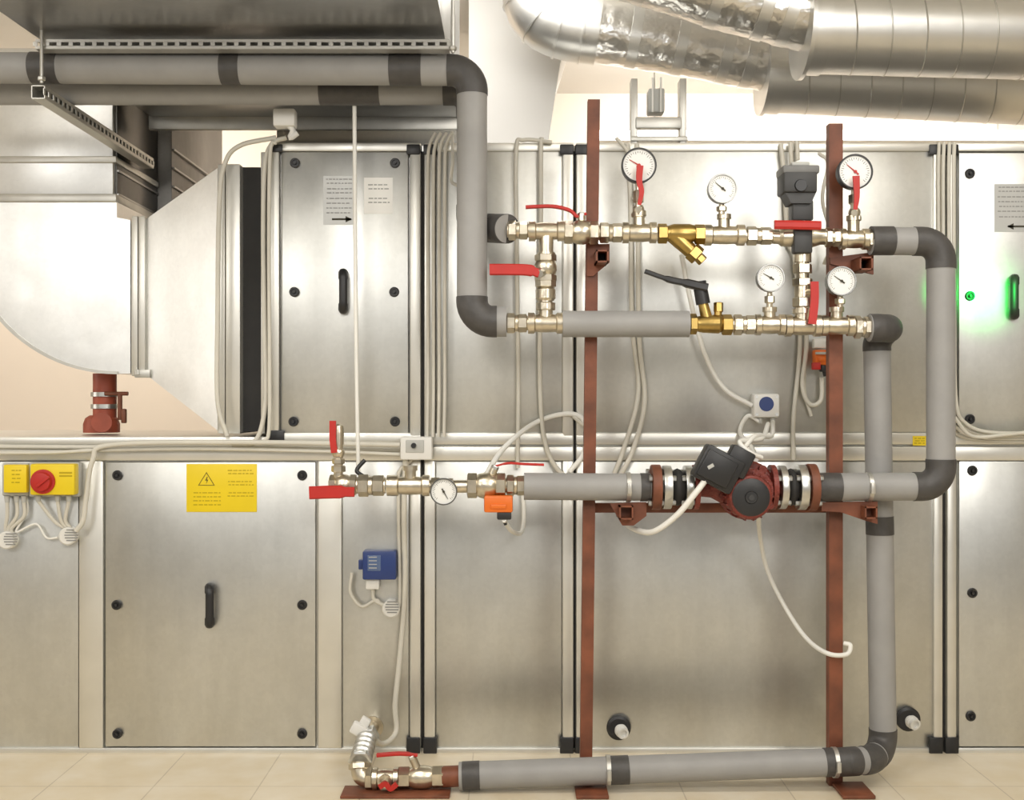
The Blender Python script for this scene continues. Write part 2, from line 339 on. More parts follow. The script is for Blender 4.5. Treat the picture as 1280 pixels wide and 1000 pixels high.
# spiral ducts
def spiral(name,p0,p1,r,lab,foilpts,fr,flr):
    e=thing(name,(p0+p1)/2-Vector((0,0,r)),lab,'air duct'); d=(p1-p0).normalized(); L=(p1-p0).length
    G().lathe(p0,d,[(0,r),(L,r)],64).done('spiral_tube',SPIR,e)
    u=Vector((0,-1,0)); u=(u-d*u.dot(d)).normalized(); w=d.cross(u); pts=[]; N=int(L/.115*40); 
    for i in range(N+1):
        t=i/N; a=2*math.pi*i/40; pts.append(p0+d*(L*t)+(u*math.cos(a)+w*math.sin(a))*(r+.0003))
    G().sweep(pts,circ(.0028,5),d).done('seam',ZINC,e)
    G().lathe(p0-d*.03,d,[(0,fr*.9),(.0,flr),(.014,flr),(.014,r+.004),(.05,r+.006),(.07,r+.006),(.07,r)],64).done('flange_ring',SPIR,e)
    fp=[]; 
    for i in range(len(foilpts)-1):
        a,b=foilpts[i],foilpts[i+1]; m_=30
        fp+=[a+(b-a)*(j/m_) for j in range(m_)]
    fp.append(foilpts[-1]); n=len(fp)
    for it in range(3): fp=[fp[0]]+[(fp[i-1]+fp[i]*2+fp[i+1])/4 for i in range(1,n-1)]+[fp[-1]]
    R=[]; u=None
    for i in range(n):
        t=(fp[min(i+1,n-1)]-fp[max(i-1,0)]).normalized()
        if u is None: u=Vector((0,-1,0))
        u=(u-t*u.dot(t)).normalized(); w=t.cross(u); ring=[]
        for j in range(90):
            a=2*math.pi*j/90; dirv=u*math.cos(a)+w*math.sin(a); q=fp[i]+dirv*fr
            rr=fr*(1+.02*noise.noise(q*9)+.042*abs(noise.noise(q*22))+.02*abs(noise.noise(q*50)))
            ring.append(fp[i]+dirv*rr)
        R.append(ring)
    G().rings(R).done('foil_wrapped_section',FOIL,e,smooth=26)
    for q in (n//4,n//2,3*n//4,n-8):
        t=(fp[q+1]-fp[q-1]).normalized(); G().lathe(fp[q]-t*.02,t,[(0,fr*1.01),(.001,fr*1.035),(.04,fr*1.035),(.041,fr*1.01)],48).done('foil_tape_band',SPIR,e)
    return e
sp1=spiral('spiral_duct',P(1012,35,.3),P(1420,46,.3),.150,'large galvanised spiral duct with foil-wrapped connection',[P(720,-70,.3),P(900,-12,.3),P(1012,17,.3)],.125,.172)
sp2=spiral('spiral_duct',P(962,93,.78),P(1420,115,.78),.142,'galvanised spiral duct with foil-wrapped section and elbow',[P(735,36,.78),P(850,54,.78),P(962,74,.78)],.118,.156)
g=G(); pts=[P(668,-120,.78),P(668,-14,.78),P(682,20,.78),P(710,33,.78),P(748,39,.78)]
cp=catmull(pts,4); g.tube(cp,.126,48); g.done('rounded_elbow',SPIR,sp2,smooth=60)
for q in (5,8,11,14):
    g=G(); t=(cp[q+1]-cp[q-1]).normalized(); g.lathe(cp[q]-t*.004,t,[(0,.122),(.001,.131),(.008,.131),(.009,.122)],40)
    g.done('elbow_band',SPIR,sp2)
# bracket on the back
hb=thing('cable_ladder_bracket',P(822,180,.5),'bare steel bracket standing on the unit','bracket')
g=G()
for x in (789,850): g.pbox(x,98,x+8,182,.5,.56,.002)
g.pbox(795,146,852,160,.49,.53,.003); g.pbox(789,170,860,176,.49,.53,.002); g.done('bracket_frame',ZINC,hb)
G().pbox(811,110,831,140,.48,.55,.005).done('box',GREYP,hb)
for x in (816,826): G().cyl(P(x,97,.47),P(x,140,.47),.004,seg=8).done('conduit',CABW,hb)
fl=thing('added_batten_lamp',P(1010,170,1.5),'slim batten lamp added to give the bright strip above the unit','lamp')  # added lamp, stands in for a brightly lit strip of wall
a=P(735,168,1.6); b=P(1330,168,1.6)
G().box(((a.x+b.x)/2,1.6,a.z-.02),((b.x-a.x),.05,.03),.004).done('housing',WHT,fl)
G().cyl((a.x+.02,1.56,a.z-.01),(b.x-.02,1.56,a.z-.01),.018).done('tube',LAMP,fl)
for x in (a.x+.3,b.x-.3): G().cyl((x,1.6,a.z-.01),(x,1.6,2.748),.004,seg=8).done('hanger_rod',ZINC,fl)
# ---------------------------------------------------------------- support frame
sf=thing('pipe_support_frame',P(890,980,-.30),'red oxide painted steel post frame carrying the pipework','support frame')
YP=-.30
def post(x,xb,y0,w):
    kk=k(YP); a=P(x,y0,YP); b=P(xb,0,YP); h=w*kk/2; G().add([(b.x-h,YP-.017,0),(b.x+h,YP-.017,0),(b.x+h,YP+.017,0),(b.x-h,YP+.017,0),(a.x-h,YP-.017,a.z),(a.x+h,YP-.017,a.z),(a.x+h,YP+.017,a.z),(a.x-h,YP+.017,a.z)],[(0,1,2,3),(4,5,6,7),(0,1,5,4),(1,2,6,5),(2,3,7,6),(3,0,4,7)]).done('post',RUST,sf)
post(742,732,126,15); post(1043,1043,156,17)
G().box((P(738,0,-.34).x,-.36,.006),(.09,.14,.01),.002).done('base_plate',RUST,sf)
G().box((P(1065,0,-.36).x,-.37,.006),(.09,.12,.01),.002).done('base_plate',RUST,sf)
def stub(x,y,w=.040):
    "open square tube pointing forward"
    c=P(x,y,-.41); g=G(); t=.004; L=.10; cyy=-.41+L/2
    for s in (-1,1): g.box((c.x+s*(w/2-t/2),cyy,c.z),(t,L,w)); g.box((c.x,cyy,c.z+s*(w/2-t/2)),(w,L,t))
    g.done('bracket_arm',RUST,sf)
    G().box((c.x,cyy+.02,c.z),(w-.01,.004,w-.01)).done('arm_inner_shade',BLK2,sf)  # black sheet in the open tube, stands for the shade inside
stub(753,320,.034); stub(1083,329,.036); stub(783,641,.038); stub(1089,641,.034)
g=G(); g.prism([P(734,305,-.325),P(762,305,-.325),P(762,328,-.325),P(741,345,-.325),P(734,345,-.325)],(0,.01,0)); g.done('gusset',RUST,sf)
g=G(); g.prism([P(1038,322,-.325),P(1092,315,-.325),P(1092,343,-.325),P(1038,330,-.325)],(0,.01,0)); g.done('gusset',RUST,sf)
g=G(); g.prism([P(762,629,-.37),P(808,628,-.37),P(808,645,-.37),P(792,657,-.37),P(778,657,-.37)],(0,.01,0)); g.done('gusset',RUST,sf)
g=G(); g.prism([P(1027,628,-.37),P(1097,627,-.37),P(1097,655,-.37),P(1082,651,-.37),P(1050,640,-.37),P(1027,639,-.37)],(0,.01,0)); g.done('gusset',RUST,sf)
G().pbox(731,629,1060,641,-.283,-.268,.002).done('cross_beam',RUST,sf)
# ---------------------------------------------------------------- insulated pipes
Y0=-.36
def ipipe(pts,r,R,label,tapes=(),ext=.03,group='insulated pipes',elbow=True):
    path,arcs=fillet(pts,R,10)
    e=thing('insulated_pipe',min(path,key=lambda p:p.z)-Vector((0,0,r)),label,'pipe',group)
    G().tube(path,r,28).done('insulation',INS,e)
    if elbow:
        for arc,a,b in arcs:
            pp=[arc[0]+a*ext]+arc+[arc[-1]+b*ext]
            G().tube(pp,r*1.045,28).done('tape_wrap',TAPE,e)
    for a,b in tapes: G().lathe(a,b-a,[(0,r),(.0005,r*1.04),((b-a).length-.0005,r*1.04),((b-a).length,r)],28).done('tape_band',TAPE,e)
    return e
kk=k(Y0)
ipipe([P(-160,84,Y0),P(590,88,Y0),P(590,402,Y0),P(633,402,Y0)],19*kk,.058,'large grey insulated pipe dropping from overhead with dark taped elbows',
  [(P(277,86,Y0),P(301,86,Y0)),(P(487,87,Y0),P(527,87,Y0)),(P(40,85,Y0),P(75,85,Y0))],ext=.012)
yb=-.215
ipipe([P(-160,114,yb),P(588,114,yb),P(588,285,yb),P(609,285,-.27),P(634,286,Y0)],17*k(yb),.05,'second grey insulated pipe behind the first with dark taped end',
  [(P(400,114,yb),P(475,114,yb)),(P(615,285.3,-.287),P(634,286,Y0))])
ipipe([P(703,405,Y0),P(861,405,Y0)],16.5*kk,.05,'short straight grey insulated pipe between fittings')
ipipe([P(1088,301,Y0),P(1176,302,Y0),P(1176,608,Y0),P(1015,609,Y0)],17.5*kk,.055,'grey insulated pipe looping down to the pump with taped elbows',
  [(P(1088,301,Y0),P(1116,301,Y0)),(P(1018,609,Y0),P(1050,609,Y0))],ext=.022)
ipipe([P(655,608,Y0),P(813,609,Y0)],17*kk,.05,'straight grey insulated pipe feeding the pump',[(P(800,609,Y0),P(812,609,Y0))])
yv=-.262
ipipe([P(1086,410,Y0),P(1112,410,Y0),P(1108,412,yv),P(1096,425,yv),P(1104,936,yv),P(1088,950,-.335),P(1062,952,Y0),P(574,970,Y0)],17*kk,.055,'long grey insulated return pipe running down and along the floor',
  [(P(1099.5,645,yv),P(1099.9,668,yv)),(P(762,963,Y0),P(786,962,Y0)),(P(578,970,Y0),P(600,969,Y0)),(P(1030,953,Y0),P(1062,952,Y0))],ext=.012)
def clip(x,y):
    e=thing('pipe_clamp',P(x,y+12,Y0-.03),'steel pipe clamp bolted around the insulated pipe','clamp',group='pipe clamps'); c=P(x,y,Y0)
    G().lathe(c-Vector((.006,0,0)),(1,0,0),[(0,.039),(.0005,.0425),(.012,.0425),(.0125,.039)],28).done('band',ZINC,e)
    G().box(c+Vector((0,-.045,.0)),(.012,.012,.03),.002).done('bolt_lug',ZINC,e)
clip(785,609); clip(1085,609); clip(760,963); clip(1043,953)
# ---------------------------------------------------------------- fittings
def union(x0,x1,y,r,label='nickel plated threaded union nut',m=NICK,y2=None):
    g=G(); y2=y if y2 is None else y2
    def q(t):
        return P(x0+(x1-x0)*t,y+(y2-y)*t,Y0)
    g.cyl(q(0),q(1),r*.72*kk); g.hexn(q(.05),q(.42),r*kk); g.hexn(q(.55),q(.95),r*.92*kk); g.lathe(q(.42),q(.55)-q(.42),[(0,r*.85*kk),((q(.55)-q(.42)).length,r*.85*kk)])
    g.done('pipe_union',m,None,label,'pipe fitting',group='pipe unions')
def tee(x,y,h,r,b,br=None,label='nickel plated pipe tee fitting',m=NICK):
    "b: branch end"
    g=G(); br=br or r; c=P(x,y,Y0)
    L=h*kk
    g.lathe(P(x-h,y,Y0),(1,0,0),[(0,r*.8*kk),(0,r*1.15*kk),(L*.35,r*1.15*kk),(L*.42,r*.95*kk),(L*.8,r*kk),(L*1.2,r*kk),(L*1.58,r*.95*kk),(L*1.65,r*1.15*kk),(2*L,r*1.15*kk),(2*L,r*.8*kk)],24)
    e=P(x,b,Y0); d=(e-c); Lb=d.length
    g.lathe(c,d,[(0,br*.9*kk),(Lb-6*kk,br*.9*kk),(Lb-6*kk,br*1.12*kk),(Lb,br*1.12*kk),(Lb,br*.5*kk)],24)
    g.done('pipe_tee',m,None,label,'pipe fitting',group='pipe tees')
def valve(x0,y0,x1,y1,r,lever,label,stem=None,m=NICK,lm=RED,lw=4,name='ball_valve',yl=None):
    a=P(x0,y0,Y0);b=P(x1,y1,Y0); e=thing(name,(a+b)/2-Vector((0,0,r*kk)),label,'valve',group='valves'); L=(b-a).length; R=r*kk
    g=G(); g.lathe(a,b-a,[(0,R*.7),(L*.2,R*.7),(L*.3,R*.92),(L*.42,R*1.02),(L*.58,R*1.02),(L*.7,R*.92),(L*.8,R*.7),(L,R*.7)],24)
    g.hexn(a,a+(b-a)*.26,R*.98); g.hexn(b-(b-a)*.26,b,R*.98); g.done('body',m,e)
    yl=Y0 if yl is None else yl
    if lever:
        pts=[P(px,py,yl) for px,py in lever]
        if stem:
            G().cyl((a+b)/2,P(stem[0],stem[1],yl),5*kk).done('stem',m,e); 
            g=G(); q=P(stem[0],stem[1],yl); dd=(q-(a+b)/2).normalized(); g.hexn(q-dd*.002,q+dd*.009,5*kk); g.done('lever_nut',STEEL,e)
        c=catmull(pts,5); t=lw*kk
        prof=[(t*1.5,t*.45),(t*1.2,t*.8),(-t*1.2,t*.8),(-t*1.5,t*.45),(-t*1.5,-t*.45),(-t*1.2,-t*.8),(t*1.2,-t*.8),(t*1.5,-t*.45)]
        n=len(c); sc=[(1.05 if i<n*.7 else .8) for i in range(n)]
        hint=(0,-1,0) if yl==Y0 else (1,0,.01)
        G().sweep(c,prof,hint,sc).done('lever',lm,e)
    return e
def gauge(x,y,r,sy,ang,label,dark=False,yy=-.375):
    e=thing('pressure_gauge',P(x,sy,yy),label,'gauge',group='dial gauges'); R=r*k(yy); c=P(x,y,yy)
    g=G(); g.lathe(c+Vector((0,.018,0)),(0,-1,0),[(0,R*.9),(.006,R*.96),(.028,R*.96),(.028,R*1.0),(.036,R*1.0),(.0375,R*.98),(.0375,R*.91),(.031,R*.90),(.031,.0001)],40)
    g.done('case',BLK if dark else RIM,e)
    f=c+Vector((0,-.0135,0)); G().lathe(f,(0,-1,0),[(0,R*.91),(.001,R*.91)],40).done('dial',DIAL,e)
    g=G(); fy=f.y-.0014
    for i in range(28):
        a=math.radians(225-i*270/27); l=.10 if i%3 else .16
        u=Vector((math.cos(a),0,math.sin(a))); w=Vector((-u.z,0,u.x))*R*.012
        p0=Vector((c.x,fy,c.z))+u*R*.80; p1=p0-u*R*l; g.prism([p0+w,p0-w,p1-w,p1+w],(0,.0006,0))
    g.done('dial_marks',INK,e)
    g=G(); u=Vector((math.cos(math.radians(ang)),0,math.sin(math.radians(ang)))); w=Vector((-u.z,0,u.x)); o=Vector((c.x,fy-.002,c.z))
    g.prism([o-u*R*.25+w*R*.05,o-u*R*.25-w*R*.05,o+u*R*.64-w*R*.015,o+u*R*.64+w*R*.015],(0,.0008,0)); g.lathe(o+Vector((0,.001,0)),(0,-1,0),[(0,R*.09),(.003,R*.09)],16); g.done('needle',RED if dark else INK,e)
    g=G(); b=P(x,sy,yy); t=c-Vector((0,0,R*.9)) if sy>y else c+Vector((0,0,R*.9))
    if (t-b).length>.003:
        g.cyl(b,t,4*kk,3.2*kk,12); g.hexn(b+(t-b)*.25,b+(t-b)*.7,6.5*kk); g.done('stem',NICK,e)
    return e
# upper line
union(634,661,288,12.5); tee(683,289,22,11,322,10)
valve(705,290,748,291,15,[(657,259),(690,258),(712,263),(722,271),(733,267)],'ball valve with long red lever on the upper pipe line',stem=(727,270),lw=2.4)
union(748,779,291,13); tee(799,291,21,11.5,264,8)
gauge(798,208,22,262,150,'dark-rimmed pressure gauge mounted above a red cock',True)
def cock(x,y,lev,label):
    e=thing('gauge_cock',P(x,y+8,Y0-.01),label,'valve',group='gauge cocks')
    g=G(); g.sphere(P(x,y,Y0-.005),7.5*kk); g.hexn(P(x,y+10,Y0),P(x,y+4,Y0),9*kk); g.cyl(P(x,y,Y0),P(x,y,-.41),4*kk); g.done('body',NICK,e)
    t=.009; pts=catmull([P(a,b,-.412) for a,b in lev],4); n=len(pts)
    G().sweep(pts,[(t*.35,t),(-t*.35,t),(-t*.35,-t),(t*.35,-t)],(0,-1,0),[.6+.5*i/n for i in range(n)]).done('lever',RED,e)
cock(798,262,[(799,256),(802,240),(799,226),(800,207)],'small cock with red lever under a dial gauge')
st=thing('y_strainer',P(850,325,Y0),'yellow brass Y-pattern strainer with angled cap','strainer')
g=G(); g.hexn(P(822,292,Y0),P(834,292,Y0),12.5*kk); g.lathe(P(832,292,Y0),(1,0,0),[(0,9*kk),(10*kk,12*kk),(30*kk,12*kk),(40*kk,9*kk)],24); g.hexn(P(868,293,Y0),P(881,293,Y0),12.5*kk)
g.cyl(P(838,290,Y0),P(868,318,Y0),11*kk,9*kk); g.done('body',BRASS,st)
g=G(); g.hexn(P(864,313,Y0),P(873,321,Y0),12*kk); g.hexn(P(873,321,Y0),P(879,327,Y0),7*kk); g.done('cap',BRASS,st)
tee(905,294,25,11.5,268,8); gauge(902,237,18.5,268,140,'steel-rimmed pressure gauge with white dial on the upper line')
union(931,966,295,12)
union(1030,1050,297,12.5); tee(1067,299,17,11.5,270,8); union(1083,1097,300,14,'nickel plated end nut next to the insulated pipe')
gauge(1067,216,22,262,140,'dark-rimmed pressure gauge beside the red post',True); cock(1068,266,[(1069,262),(1071,246),(1070,220)],'small cock with red lever under a dial gauge')
mv=thing('mixing_valve',P(1003,312,Y0),'three-way mixing valve with black electric actuator and red lever','valve')
g=G(); g.lathe(P(965,296,Y0),(1,0,0),[(0,9*kk),(8*kk,9*kk),(12*kk,12*kk),(26*kk,13*kk),(52*kk,13*kk),(60*kk,10*kk),(66*kk,10*kk)],24); g.cyl(P(1003,296,Y0),P(1003,328,Y0),11*kk); g.cyl(P(1003,296,Y0),P(1003,268,Y0),10*kk); g.done('body',NICK,mv)
G().pbox(993,284,1016,316,-.40,-.36,.005).done('valve_block',DGREY,mv)
G().sweep([P(968,281,-.415),P(985,281,-.415),P(1026,282,-.415)],[(.008,.006),(.004,.012),(-.006,.012),(-.006,-.012),(.004,-.012),(.008,-.006)],(0,-1,0)).done('lever',RED,mv)
g=G(); g.pbox(980,213,1022,240,-.41,-.32,.006); g.prism([P(981,239,-.40),P(1021,239,-.40),P(1014,254,-.40),P(989,254,-.40)],(0,.07,0)); g.pbox(991,250,1017,275,-.39,-.34,.004); g.done('actuator_housing',DGREY,mv)
G().pbox(979,206,1025,216,-.41,-.32,.005).done('actuator_lid',MGREY,mv)
G().pbox(990,202,1012,207,-.40,-.34,.003).done('lid_label',GREYP,mv)
g=G(); g.lathe(P(1001,232,-.41),(0,-1,0),[(0,8*kk),(.006,7*kk),(.006,.0001)],20); g.done('dial_knob',BLK,mv)
g=G(); g.cyl(P(1003,326,Y0),P(1003,395,Y0),8*kk); g.hexn(P(1003,330,Y0),P(1003,342,Y0),12*kk); g.hexn(P(1003,348,Y0),P(1003,358,Y0),12.5*kk); g.hexn(P(1003,372,Y0),P(1003,384,Y0),12.5*kk); g.lathe(P(1003,372,Y0),(0,0,1),[(0,10*kk),(14*kk,10*kk)]); g.done('pipe_union',NICK,None,'vertical nickel plated connector with stacked nuts','pipe fitting',group='pipe unions')
e=thing('lever_handle',P(1017,404,-.40),'upright red valve lever on the vertical connector','valve lever')
G().sweep(catmull([P(1018,352,-.405),P(1018,378,-.405),P(1015,405,-.405)],4),[(.004,.011),(-.004,.011),(-.004,-.011),(.004,-.011)],(0,-1,0)).done('lever',RED,e)
G().cyl(P(1004,365,-.36),P(1017,365,-.40),.009).done('stem',NICK,e)
g=G(); g.cyl(P(682,318,Y0),P(682,392,Y0),8.5*kk); g.hexn(P(682,349,Y0),P(682,359,Y0),13*kk); g.lathe(P(682,376,Y0),(0,0,1),[(0,10*kk),(3*kk,12.5*kk),(14*kk,12.5*kk),(17*kk,10*kk)]); g.hexn(P(682,378,Y0),P(682,388,Y0),12*kk); g.done('pipe_union',NICK,None,'vertical nickel plated check valve connector','pipe fitting',group='pipe unions')
e=valve(682,318,682,352,14,[(612,337),(640,337),(662,338),(674,342)],'ball valve with red lever on the vertical bypass',lw=4.4,yl=-.405)
G().cyl(P(682,340,Y0),P(674,342,-.41),.011).done('stem',STEEL,e)
# lower line
union(632,660,404,12.5); tee(682,404,22,11.5,380,10)
bv=thing('balancing_valve',P(888,420,Y0),'yellow brass balancing valve with black lever','valve')
g=G(); g.hexn(P(862,405,Y0),P(871,405,Y0),13*kk); g.lathe(P(870,405,Y0),(1,0,0),[(0,9*kk),(8*kk,11*kk),(28*kk,12*kk),(34*kk,9*kk)],24); g.hexn(P(902,406,Y0),P(915,406,Y0),13*kk)
g.cyl(P(885,405,Y0),P(878,376,Y0),8*kk,6*kk); g.cyl(P(897,405,Y0),P(898,380,Y0),5*kk); g.hexn(P(898,390,Y0),P(898,378,Y0),6*kk); g.done('body',BRASS,bv)
G().cyl(P(879,380,Y0),P(874,352,Y0),9*kk,8.5*kk).done('bonnet',BLK,bv)
G().sweep(catmull([P(806,339,-.37),P(835,349,-.37),P(858,354,-.37),P(884,360,-.37)],5),[(.014,.006),(.010,.010),(-.010,.010),(-.014,.006),(-.014,-.006),(-.01,-.01),(.01,-.01),(.014,-.006)],(0,-1,0),[.6]*5+[.85]*5+[1.15]*6).done('lever',BLK,bv)
union(915,945,406,13); tee(962,406,18,11.5,384,8); gauge(962,348,17.5,384,150,'steel-rimmed pressure gauge on the lower line')
tee(1003,407,22,12,386,11); tee(1046,407,20,11.5,384,8); gauge(1050,352,18.5,384,145,'steel-rimmed pressure gauge beside the red post')
union(1066,1090,409,14.5)
# middle line
valve(412,606,446,606,13,[(387,616),(415,615),(443,615)],'drain ball valve with broad red lever at the line end',lw=5,yl=-.405)
g=G(); g.cyl(P(423,600,Y0),P(423,545,Y0),6*kk); g.hexn(P(423,590,Y0),P(423,582,Y0),9*kk); g.sphere(P(423,566,Y0),8*kk); g.hexn(P(423,580,Y0),P(423,573,Y0),8*kk); g.lathe(P(423,556,Y0),(0,0,1),[(0,5*kk),(0,7*kk),(18*kk,7*kk),(24*kk,6*kk),(26*kk,2*kk)],20)
e=thing('air_vent_valve',P(423,598,Y0),'small vertical vent cock with red lever','valve'); g.done('body',NICK,e)
G().sweep([P(418,566,-.375),P(416,550,-.375),P(416,526,-.375)],[(.004,.009),(-.004,.009),(-.004,-.009),(.004,-.009)],(0,-1,0)).done('lever',RED,e)
union(446,482,607,14); 
tee(513,607,24,11.5,582,8); G().cyl(P(484,607,Y0),P(492,607,Y0),13*kk).done('pipe_union',NICK,None,'short nickel coupling ring','pipe fitting',group='pipe unions')
union(537,568,608,11); gauge(555,614,17,612,-60,'steel-rimmed thermometer dial mounted in front of the line',False,-.40)
e=valve(584,607,632,607,16,[(680,581),(655,580),(635,579),(618,583)],'motorised ball valve with red lever',stem=(618,586),lw=1.8)
G().cyl(P(566,608,Y0),P(586,608,Y0),8*kk).done('pipe_union',NICK,None,'short nickel nipple between fittings','pipe fitting',group='pipe unions')
union(632,657,607,13.5)
def actuator(x,y,w,h,yy,label,cap=True):
    e=thing('damper_actuator',P(x,y+h,yy),label,'actuator',group='orange actuators')
    G().pbox(x-w,y-h,x+w,y+h*.6,yy,yy+.04,.005).done('housing',ORG,e)
    G().pbox(x-w*.55,y-h*.2,x+w*.55,y+h*.25,yy-.004,yy+.01,.003).done('cover',ORG,e)
    g=G(); g.pbox(x-w*.1,y+h*.55,x+w*.9,y+h*1.3,yy+.005,yy+.035,.004); g.cyl(P(x+w*.4,y+h*1.2,yy+.02),P(x+w*.5,y+h*1.8,yy+.02),.007,.004); g.done('cable_gland',BLK,e); return e
e=actuator(623,633,18,13,-.41,'orange electric valve actuator with black cable gland')
g=G(); g.pbox(608,620,638,626,-.40,-.37,.002); g.done('mount_plate',STEEL,e)
e=actuator(1027,449,8,12,-.07,'orange actuator with white connector on the unit panel')
G().pbox(1018,423,1034,435,-.06,-.03,.003).done('connector',WHT,e); G().pbox(1017,453,1026,462,-.078,-.05,.002).done('warning_tag',RED,e)
G().pbox(1020,440,1034,443,-.076,-.06,.001).done('label_strip',GREYP,e)
# ---------------------------------------------------------------- pump
pm=thing('circulation_pump',P(932,648,Y0),'dark red circulation pump with black terminal box and flanges','pump')
c=P(932,612,Y0)
g=G(); g.lathe(P(868,609,Y0),(1,0,0),[(0,11*kk),(20*kk,13*kk),(40*kk,24*kk),(70*kk,26*kk),(85*kk,20*kk),(96*kk,13*kk),(105*kk,13*kk)],28)
g.lathe(c+Vector((0,.045,0)),(0,-1,0),[(0,20*kk),(.012,34*kk),(.055,37*kk),(.07,34*kk),(.075,28*kk),(.115,28*kk)],36)
for x in (866,962): g.lathe(P(x,609,Y0),(1,0,0),[(0,14*kk),(0,28*kk),(6*kk,28*kk),(6*kk,14*kk)],32)
for i in range(8):
    a=2*math.pi*i/8+.2; g.cyl(c+Vector((math.cos(a)*32*kk,-.01,math.sin(a)*32*kk)),c+Vector((math.cos(a)*32*kk,-.044,math.sin(a)*32*kk)),5*kk,seg=12)
g.done('volute',PUMP,pm)
g=G(); m0=P(937,621,-.44)
g.lathe(m0+Vector((0,.06,0)),(0,-1,0),[(0,28*kk),(.04,28*kk),(.06,28*kk),(.075,26*kk),(.078,24*kk)],36)
for i in range(18):
    a=2*math.pi*i/18; g.box(m0+Vector((math.cos(a)*28*kk,.03,math.sin(a)*28*kk)),(.004,.06,.008),0,Matrix.Rotation(-a+math.pi/2,3,'Y'))
g.done('motor_housing',PUMP,pm)
G().lathe(m0+Vector((0,-.014,0)),(0,-1,0),[(0,23*kk),(.006,23*kk),(.009,20*kk),(.009,8*kk),(.013,7*kk),(.013,.0001)],32).done('end_cap',BLK,pm)
G().lathe(m0+Vector((0,-.0272,0)),(0,-1,0),[(0,3.5*kk),(.002,3.5*kk),(.002,.0001)],20).done('vent_screw',DGREY,pm)
rt=Matrix.Rotation(math.radians(28),3,'Y')
g=G(); g.box(P(897,586,-.44),(52*kk,.06,44*kk),.008,rt); g.box(P(897,586,-.475),(40*kk,.012,34*kk),.004,rt); g.box(P(922,577,-.44),(30*kk,.05,34*kk),.006,rt); g.done('terminal_box',BLK,pm)
G().prism([P(884,583,-.482),P(891,579,-.482),P(893,583,-.482),P(886,587,-.482)],(0,.001,0)).done('label_plate',GREYP,pm)
def flange(x0,x1,R,m,lab):
    e=thing('pipe_flange',P((x0+x1)/2,609+R,Y0),lab,'flange',group='flange discs')
    w=(x1-x0)*kk; G().lathe(P(x0,609,Y0),(1,0,0),[(0,R*.45*kk),(0,R*kk),(.002,R*1.01*kk),(w-.002,R*1.01*kk),(w,R*kk),(w,R*.45*kk)],36).done('disc',m,e)
    for i in range(4):
        a=math.pi/4+i*math.pi/2+.2; o=Vector((0,math.cos(a)*R*.78*kk,math.sin(a)*R*.78*kk))
        g=G(); g.hexn(P(x0-5,609,Y0)+o,P(x0,609,Y0)+o,4*kk); g.hexn(P(x1,609,Y0)+o,P(x1+5,609,Y0)+o,4*kk); g.cyl(P(x0-5,609,Y0)+o,P(x1+5,609,Y0)+o,2*kk,seg=8)
        g.done('bolt',STEEL,e)
flange(814,825,28,RUST,'red oxide painted round pipe flange with steel bolts')
flange(828,838,27,STEEL,'bright steel flange of a rubber compensator'); flange(855,864,27,STEEL,'bright steel flange of a rubber compensator')
flange(973,981,27,STEEL,'bright steel flange beside the pump'); flange(996,1006,28,STEEL,'bright steel flange of a rubber compensator'); flange(1009,1019,29,RUST,'red oxide painted round pipe flange with steel bolts')
def bellow(x0,x1):
    w=(x1-x0)*kk; G().lathe(P(x0,609,Y0),(1,0,0),[(0,17*kk),(w*.12,19*kk),(w*.3,22*kk),(w*.5,23.5*kk),(w*.7,22*kk),(w*.88,19*kk),(w,17*kk)],32).done('rubber_compensator',BLK2,None,'black rubber bellows between two flanges','compensator',smooth=60,group='rubber compensators')
bellow(838,855); bellow(981,996)
# ---------------------------------------------------------------- bottom floor cluster
g=G(); g.cyl(P(553,971,Y0),P(575,970,Y0),13*kk); g.done('pipe_nipple',RUST,None,'short red oxide painted pipe stub','pipe')
valve(498,972,555,971,14,[(471,944),(500,942),(522,944)],'floor level ball valve with red lever',stem=(516,948),lw=2.4)
tee(482,973,16,12,988,8) 
g=thing('drain_cock',P(486,992,-.38),'tiny drain cock with red wing handle','valve')
G().lathe(P(482,975,-.37),(0,-1,0),[(0,9*kk),(.02,9*kk),(.02,5*kk),(.035,5*kk)],16).done('body',NICK,g)
G().sweep(catmull([P(474,984,-.41),P(482,980,-.41),P(488,986,-.41),P(496,980,-.41)],4),[(.003,.007),(-.003,.007),(-.003,-.007),(.003,-.007)],(0,-1,0)).done('lever',RED,g)
g=G(); pth,_=fillet([P(466,973,Y0),P(449,973,Y0),P(450,952,-.345)],.022); g.tube(pth,11*kk,24)
g.hexn(P(466,973,Y0),P(457,973,Y0),14.5*kk); g.hexn(P(450,962,-.352),P(450,954,-.345),14.5*kk); g.done('pipe_elbow',NICK,None,'nickel plated pipe elbow turning up from the floor line','pipe fitting')
g=G(); q0=P(450,953,-.345); q1=P(460,918,-.18); d=q1-q0; Ld=d.length
prof=[(0,10*kk)]
for i in range(6): t=Ld*(i/6); prof+=[(t+.001,11*kk),(t+Ld*.04,14*kk),(t+Ld*.11,14*kk),(t+Ld*.15,11*kk)]
g.lathe(q0,d,prof,24); g.hexn(q0,q0+d*.12,15*kk); g.hexn(q1-d*.18,q1,15.5*kk)
g.done('flexible_connector',STEEL,None,'ribbed steel connector joining the pipe to the unit','pipe fitting')
e=thing('unit_outlet',P(470,915,-.05),'round steel outlet stub on the unit panel','pipe fitting'); G().lathe(P(466,908,0),(-.06,-1,-.06),[(0,.034),(.008,.034),(.008,.02),(.18,.02)],24).done('stub',NICK,e)
